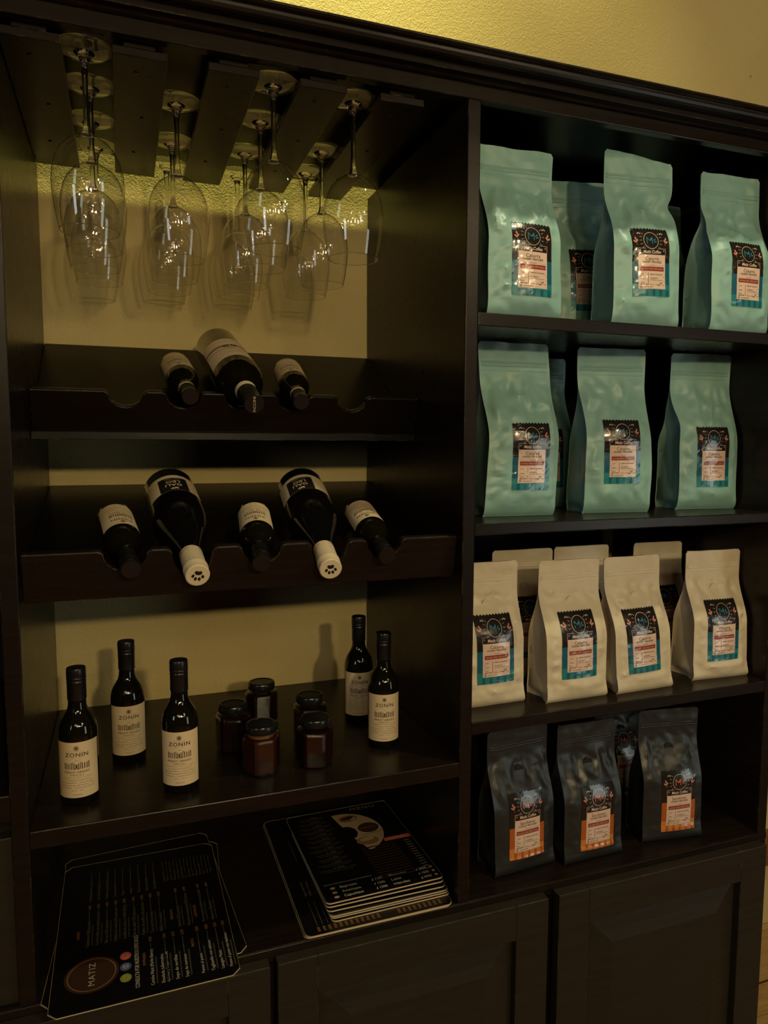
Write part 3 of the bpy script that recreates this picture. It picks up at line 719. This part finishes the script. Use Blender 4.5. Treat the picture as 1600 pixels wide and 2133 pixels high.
bags = [
 # kind, x, front y, z, rot, options, label
 ('mint', .612, .030, S1, -2, dict(h=.275, u0=.010, v0=.035, seed=1), 'mint green coffee bag at the left end of the top shelf'),
 ('mint', .838, .175, S1, -10, dict(h=.298, seed=2, u0=0, v0=.05, lean=-.01), 'mint green coffee bag in shadow behind the others on the top shelf'),
 ('mint', .852, .032, S1, -6, dict(h=.296, u0=.006, v0=.052, seed=3, lrot=.03, topdip=-.05, pinch=((1, .72, .010, .05), (-1, .60, .004, .1))), 'mint green coffee bag with a crooked top, middle of the top shelf'),
 ('mint', 1.058, .030, S1, -2, dict(h=.290, u0=.010, v0=.048, seed=4, pinch=((-1, .70, .006, .06),)), 'mint green coffee bag at the right end of the top shelf'),
 ('mint', 1.03, .190, S1, 3, dict(h=.285, seed=5), 'mint green coffee bag in the dark behind the right end of the top shelf'),
 ('mint', .644, .083, S2, -3, dict(w=.130, u0=.012, v0=.046, seed=6, sway=.006), 'mint green coffee bag at the left end of the second shelf'),
 ('mint', .780, .215, S2, 4, dict(seed=7, h=.295), 'mint green coffee bag in shadow behind the second shelf row'),
 ('mint', .846, .082, S2, -8, dict(w=.128, u0=.004, v0=.054, seed=8), 'mint green coffee bag in the middle of the second shelf'),
 ('mint', 1.063, .092, S2, -6, dict(w=.128, u0=.006, v0=.044, seed=9, pinch=((-1, .55, .006, .08),)), 'mint green coffee bag at the right end of the second shelf'),
 ('ivory', .583, .060, S3, 1, dict(u0=.004, v0=.040, seed=10), 'ivory coffee bag partly cut by the divider, left end of the third shelf'),
 ('ivory', .7365, .036, S3, 1, dict(u0=.002, v0=.040, seed=11), 'ivory coffee bag second from the left on the third shelf, touching its neighbour'),
 ('ivory', .881, .034, S3, 2, dict(u0=-.002, v0=.036, seed=12, lean=-.012, lrot=.02), 'ivory coffee bag leaning left, third from the left on the third shelf'),
 ('ivory', 1.066, .044, S3, -3, dict(u0=.002, v0=.036, seed=13), 'ivory coffee bag standing alone at the right end of the third shelf'),
 ('ivory', .722, .170, S3, 0, dict(w=.126, seed=14, u0=.004, v0=.04), 'ivory coffee bag in the back row, left of the three behind'),
 ('ivory', .862, .178, S3, 0, dict(w=.122, seed=15), 'ivory coffee bag in the back row, middle of the three behind'),
 ('ivory', 1.045, .172, S3, -2, dict(w=.115, seed=16), 'ivory coffee bag in the back row, right of the three behind'),
 ('black', .645, .046, S4, 4, dict(u0=.002, v0=.028, seed=17, h=.25), 'black coffee bag with orange label at the left of the bottom shelf'),
 ('black', .781, .036, S4, 1, dict(u0=.006, v0=.022, seed=18, lrot=-.02), 'black coffee bag with orange label, middle one of the bottom shelf'),
 ('black', .9615, .040, S4, -8, dict(u0=.010, v0=.020, seed=19, lean=.004), 'black coffee bag with orange label at the right of the bottom shelf'),
 ('black', .968, .180, S4, 0, dict(seed=20, h=.22), 'black coffee bag in the dark behind the bottom shelf row'),
]
for kind, x, yf, z, rot, op, lab in bags:
    op = dict(op); W0, D0, H0 = D[kind]; ww = op.pop('w', W0); hh = op.pop('h', H0); sd = op.pop('seed')
    g = make_bag(kind, ww, D0, hh, sd, valve=(kind != 'mint'), wr={'mint': 1.0, 'ivory': .75, 'black': .5}[kind], **op)
    r = math.radians(rot); g.location = (x-math.sin(r)*D0/2, yf+math.cos(r)*D0/2, z+.0002); g.rotation_euler = (0, 0, r)
    tag(g, lab, 'coffee bag', {'mint': 'mint coffee bags', 'ivory': 'ivory coffee bags', 'black': 'black coffee bags'}[kind])

# ================================================================== MENUS
def make_card(w_, l_, th, r=.008, chamfer=False):
    g = empty('menu_card'); pts = []
    for (cx_, cy_, a0) in ((w_/2-r, l_/2-r, 0), (-w_/2+r, l_/2-r, PI/2), (-w_/2+r, -l_/2+r, PI), (w_/2-r, -l_/2+r, 1.5*PI)):
        for k in range(2 if chamfer else 6):
            a = a0+PI/2*k/(1 if chamfer else 5); pts.append((cx_+r*math.cos(a), cy_+r*math.sin(a)))
    n = len(pts)
    m = MB().add([(x, y, 0) for x, y in pts]+[(x, y, th) for x, y in pts], [tuple(range(n))[::-1]]+[(i, (i+1) % n, n+(i+1) % n, n+i) for i in range(n)], 0)
    m.build('cream_core', 'card_edge', g)
    k = 1-.0016/w_
    MB().add([(x*k, y*(1-.0016/l_), th) for x, y in pts]+[(x*k, y*(1-.0016/l_), th+.00015) for x, y in pts], [tuple(range(n, 2*n))]+[(i, (i+1) % n, n+(i+1) % n, n+i) for i in range(n)]).build('printed_face', 'card', g)
    return g
def place(g, x, y, z, rz, lab, grp): g.location = (x, y, z); g.rotation_euler = (0, 0, math.radians(rz)); tag(g, lab, 'menu', grp)

# left pile: long menus read from the cabinet's side (lines run away from the viewer)
def big_menu_print():
    p = Print(); Wm, Lm = .25, .356
    # s: distance from the near edge, t: distance from the left edge
    P2 = lambda s, t: (-Wm/2+t, -Lm/2+s)
    def T(m, body, s, t, h, width=None, bold=0): x, y = P2(s, t); p.text(m, 1, body, x, y, h, width, 'L', bold=bold, rot=PI/2)
    def rule(m, s0, s1, t, th=.0006): a, b = P2(s0, t), P2(s1, t); p.line(m, 1, a, b, th)
    cx_, cy_ = P2(.068, .052)
    p.ellipse('p_brown', 1, cx_, cy_, .031, .031, 0, 36); p.ring('p_tan', 2, cx_, cy_, .0325, .0325, .0016); p.ring('p_brown', 1, cx_, cy_, .036, .036, .0035)
    p.text('p_white', 3, 'MATIZ', cx_, cy_, .0085, .046, 'C', rot=PI/2, space=1.15)
    for s, c in ((.045, 'p_green'), (.068, 'p_blue'), (.091, 'p_red')):
        x, y = P2(s, .097); p.ellipse(c, 1, x, y, .0078, .0085, 0, 20); p.ring('p_white', 2, x, y, .0042, .0046, .0010, 14)
        if c == 'p_blue': p.text('p_white', 3, 'f', x, y, .008, None, 'C', bold=.02, rot=PI/2)
    T('p_white', 'CONSULTA POR NUESTROS ESPECIALES', .020, .112, .0058, .112, .012)
    T('p_orange', 'ENTRADAS', .062, .122, .0038)
    near = [('Ceviche Matiz (Marlin blanco)', .132, 1), ('Ensalada tuberculos,', .146, 0), ('quinoa y hojas mixtas', .152, 1), ('Sopa de tortillas', .165, 1), ('Sopa de mariscos', .178, 1),
            ('Penne al pesto', .200, 1), ('Tagliatelle con salmon', .214, 1), ('Lasagna Matiz', .227, 1), ('Penne al pesto con mariscos', .239, 1)]
    T('p_orange', 'PASTAS', .078, .191, .0038)
    for b, t, pr in near:
        wd = min(.075, .0030*len(b)); T('p_white', b, .018, t, .0046, wd, .006)
        if pr: rule('p_grey', .020+wd, .108, t, .0007); T('p_orange', '5500', .111, t, .0044, .011)
        rule('p_dim', .020, .075, t+.0062, .0022)
    T('p_orange', 'CARNES', .150, .030, .0038); T('p_orange', 'PESCADOS', .152, .166, .0038); T('p_orange', 'ALMUERZOS', .146, .202, .0038)
    mid = [('Churrasco (250 gramos)', .044), ('Cordon Bleu en salsa bechamel', .057), ('Rib eye (300 gramos)', .070), ('Faldita de cerdo (250 gramos)', .083), ('Costilla de cerdo a la BBQ (300 g)', .096), ('Filet de pollo (250 gramos)', .110),
           ('Fajitas de pollo a la plancha', .123), ('Churrasco Importado', .136), ('RibEye importado', .149), ('Salmon (220 gramos)', .176), ('Pescado de temporada (220 gramos)', .190), ('Arroz al gusto (camarones o pollo)', .212), ('Almuerzo Ejecutivo', .226)]
    for b, t in mid:
        wd = min(.085, .0028*len(b)); T('p_grey', b, .130, t, .0046, wd, .006); rule('p_grey', .132+wd, .218, t, .0006); T('p_orange', '6900', .221, t, .0042, .011); rule('p_dim', .132, .182, t+.0062, .0020)
    far = ['Hamburguesa de la casa', 'Sandwich de pollo a la', 'Fajitas de pollo (250 gramos)', 'Tacos de birria', 'Chips', 'Nachos', 'Burrito de res', 'Dedos de Pollo', 'Quesadillas mixtas']
    for k, b in enumerate(far):
        t = .044+k*.0125; wd = .0026*len(b); T('p_grey', b, .243, t, .0044, wd, .004); rule('p_grey', .245+wd, .325, t, .0006)
    for k, b in enumerate(['Jugo de la casa', 'Te frio', 'Limonada', 'Batido de fresa', 'Batido de mora', 'Batido de banano', 'Cas', 'Agua con gas', 'Agua', 'Refresco', 'Cerveza nacional', 'Soda', 'Tonica', 'Cerveza']):
        t = .160+k*.0060; T('p_grey', b, .258, t, .0036, .0022*len(b)); rule('p_grey', .262+.0022*len(b), .320, t, .0005)
    return p
BMP = big_menu_print()
MG1 = 'menus in the left pile'
zt = S4
c = make_card(.247, .356, .0012, .011, True); place(c, .0105, .153, zt, -4, 'black menu card peeking out lowest in the left pile', MG1); zt += .0016
c = make_card(.247, .356, .0012, .011, True); place(c, .018, .172, zt, 4, 'black menu card slightly turned, under the top one of the left pile', MG1); zt += .0016
c = make_card(.25, .356, .0012, .011, True); place(c, .0105, .136, zt, .3, 'large black printed menu with Matiz logo on top of the left pile', MG1)
BMP.mesh(lambda a, b, e: (a, b, .0015+e), 'menu_print', c)
# right pile, lower: large menus with the price row at the near edge
def edge_print():
    p = Print(); p.rect('card', 0, -.118, .118, -.172, .172)
    for k in range(24):
        x = -.100+k*.0088
        if 12 <= k <= 14: continue
        p.text('p_orange', 1, '3500', x, -.165, .0042, .011, 'C', bold=.01, rot=PI/2 if True else 0)
        wd = .030+.02*((k*7) % 5)/5
        if k < 5:
            p.line('p_grey', 1, (x, -.155), (x, -.085-wd*.3), .0006); p.text('p_grey', 1, ['Jugos naturales', 'Milk shake', 'Chocolate', 'Frappe', 'Smoothie'][k], x, -.060, .0046, .040, 'C', rot=PI/2)
        if k == 1: p.line('p_grey', 1, (x, .02), (x, .10), .0005)
    return p
EP = edge_print()
MG2 = 'large menus under the right pile'
zt = S4
for k in range(4):
    c = make_card(.245, .353, .0012, .010); dx = (0, -.0012, .001, .0004)[k]
    nm = ['lowest', 'second lowest', 'third from the bottom', 'topmost'][k]
    place(c, .3615+dx, .176-.0012*k, zt, (-.4, .1, -.2, 0)[k], f'large black menu card in the right pile, {nm} of the large ones', MG2); zt += .0017
EP.mesh(lambda a, b, e: (a, b, .0015+e), 'menu_print', c)
def small_print():
    p = Print(); X = lambda f: -.1015+.203*f; Y = lambda f: -.138+.276*f
    p.text('p_grey', 1, 'MENU', X(.74), Y(.955), .009, .050, 'C', bold=.02, space=1.3)
    # painter's-palette photo collage: a crescent
    n = 22; cx_, cy_ = X(.47), Y(.665); a0, a1 = -1.25, 1.75
    v = []
    for k in range(n+1):
        a = a0+(a1-a0)*k/n; v += [(cx_+.066*math.cos(a), cy_+.070*math.sin(a)), (cx_+.018*math.cos(a), cy_+.022*math.sin(a))]
    p.put('p_cream', 1, v, [(2*k, 2*k+2, 2*k+3, 2*k+1) for k in range(n)])
    p.ellipse('p_tan', 2, cx_+.016, cy_+.048, .019, .012, .1); p.ellipse('p_brown', 3, cx_+.014, cy_+.050, .013, .006, .2); p.ellipse('p_cream', 3, cx_+.024, cy_+.045, .006, .004)
    p.ellipse('p_brown', 2, cx_+.042, cy_+.006, .020, .017); p.text('p_grey', 3, 'MATIZ', cx_+.042, cy_+.006, .0052, .030)
    p.ellipse('p_tan', 2, cx_+.026, cy_-.036, .021, .013, -.1); p.ellipse('p_cream', 3, cx_+.026, cy_-.031, .014, .006, .1); p.line('p_brown', 3, (cx_+.02, cy_-.018), (cx_+.064, cy_-.012), .0008)
    p.rect('p_red', 1, X(.74), X(.985), Y(.485), Y(.525)); p.text('p_white', 2, 'EXTRAS', X(.86), Y(.505), .0060, .032)
    for k in range(13):
        y = Y(.455)-k*.0078; p.rect('p_brown', 1, X(.50), X(.82), y-.0014, y+.0014); p.rect('p_grey', 1, X(.90), X(.955), y-.0014, y+.0014)
    for k in range(12):
        y = Y(.92)-k*.0155; wd = .05+.018*((k*5) % 4)/4
        p.rect('p_dim', 1, X(.22)-wd/2, X(.22)+wd/2, y-.0012, y+.0012); p.rect('p_dim', 1, X(.22)-wd*.4, X(.22)+wd*.4, y-.0062, y-.0042)
        p.text('p_grey', 1, '¢ 2800', X(.24), y+.0045, .0042, .018)
    p.line('p_white', 1, (X(.04), Y(.165)), (X(.45), Y(.165)), .0008)
    for k, (a, b, c_, d) in enumerate([('Expresso', '¢ 1150', 'Mocaccino', '¢ 2050'), ('Americano', '¢ 1200', 'Latte', '¢ 1500'), ('Capuchino', '¢ 1500', 'Irlandes', '¢ 3000')]):
        y = Y(.125)-k*.0118
        p.text('p_white', 1, a, X(.16), y, .0062, .0036*len(a), 'L', bold=.012); p.text('p_white', 1, b, X(.43), y, .0060, .019, 'L', bold=.012)
        p.text('p_white', 1, c_, X(.58), y, .0060, .0035*len(c_), 'L', bold=.012); p.text('p_white', 1, d, X(.82), y, .0060, .019, 'L', bold=.012)
        p.ellipse('p_cream', 1, X(.10), y, .0044, .0030, 0, 12); p.ellipse('p_cream', 1, X(.955), y, .0030, .0028, 0, 10)
    return p
SP = small_print()
MG3 = 'small menus on top of the right pile'
for k in range(6):
    c = make_card(.203, .276, .0021, .008); dx, dy, rz = [(.006, -.006, .8), (.006, -.004, .2), (.004, -.005, .5), (.003, .001, -.2), (.0, .003, .6), (-.001, .006, 1.2)][k]
    nm = ['lowest', 'second lowest', 'third from the bottom', 'fourth from the bottom', 'just under the top one', 'topmost, with round food photos'][k]
    place(c, .379+dx, .160+dy, zt, rz, f'small black menu card in the right pile, {nm}', MG3); zt += (.0036, .0042, .0040, .0068, .0042, .0030)[k]
SP.mesh(lambda a, b, e: (a, b, .0024+e), 'menu_print', c)
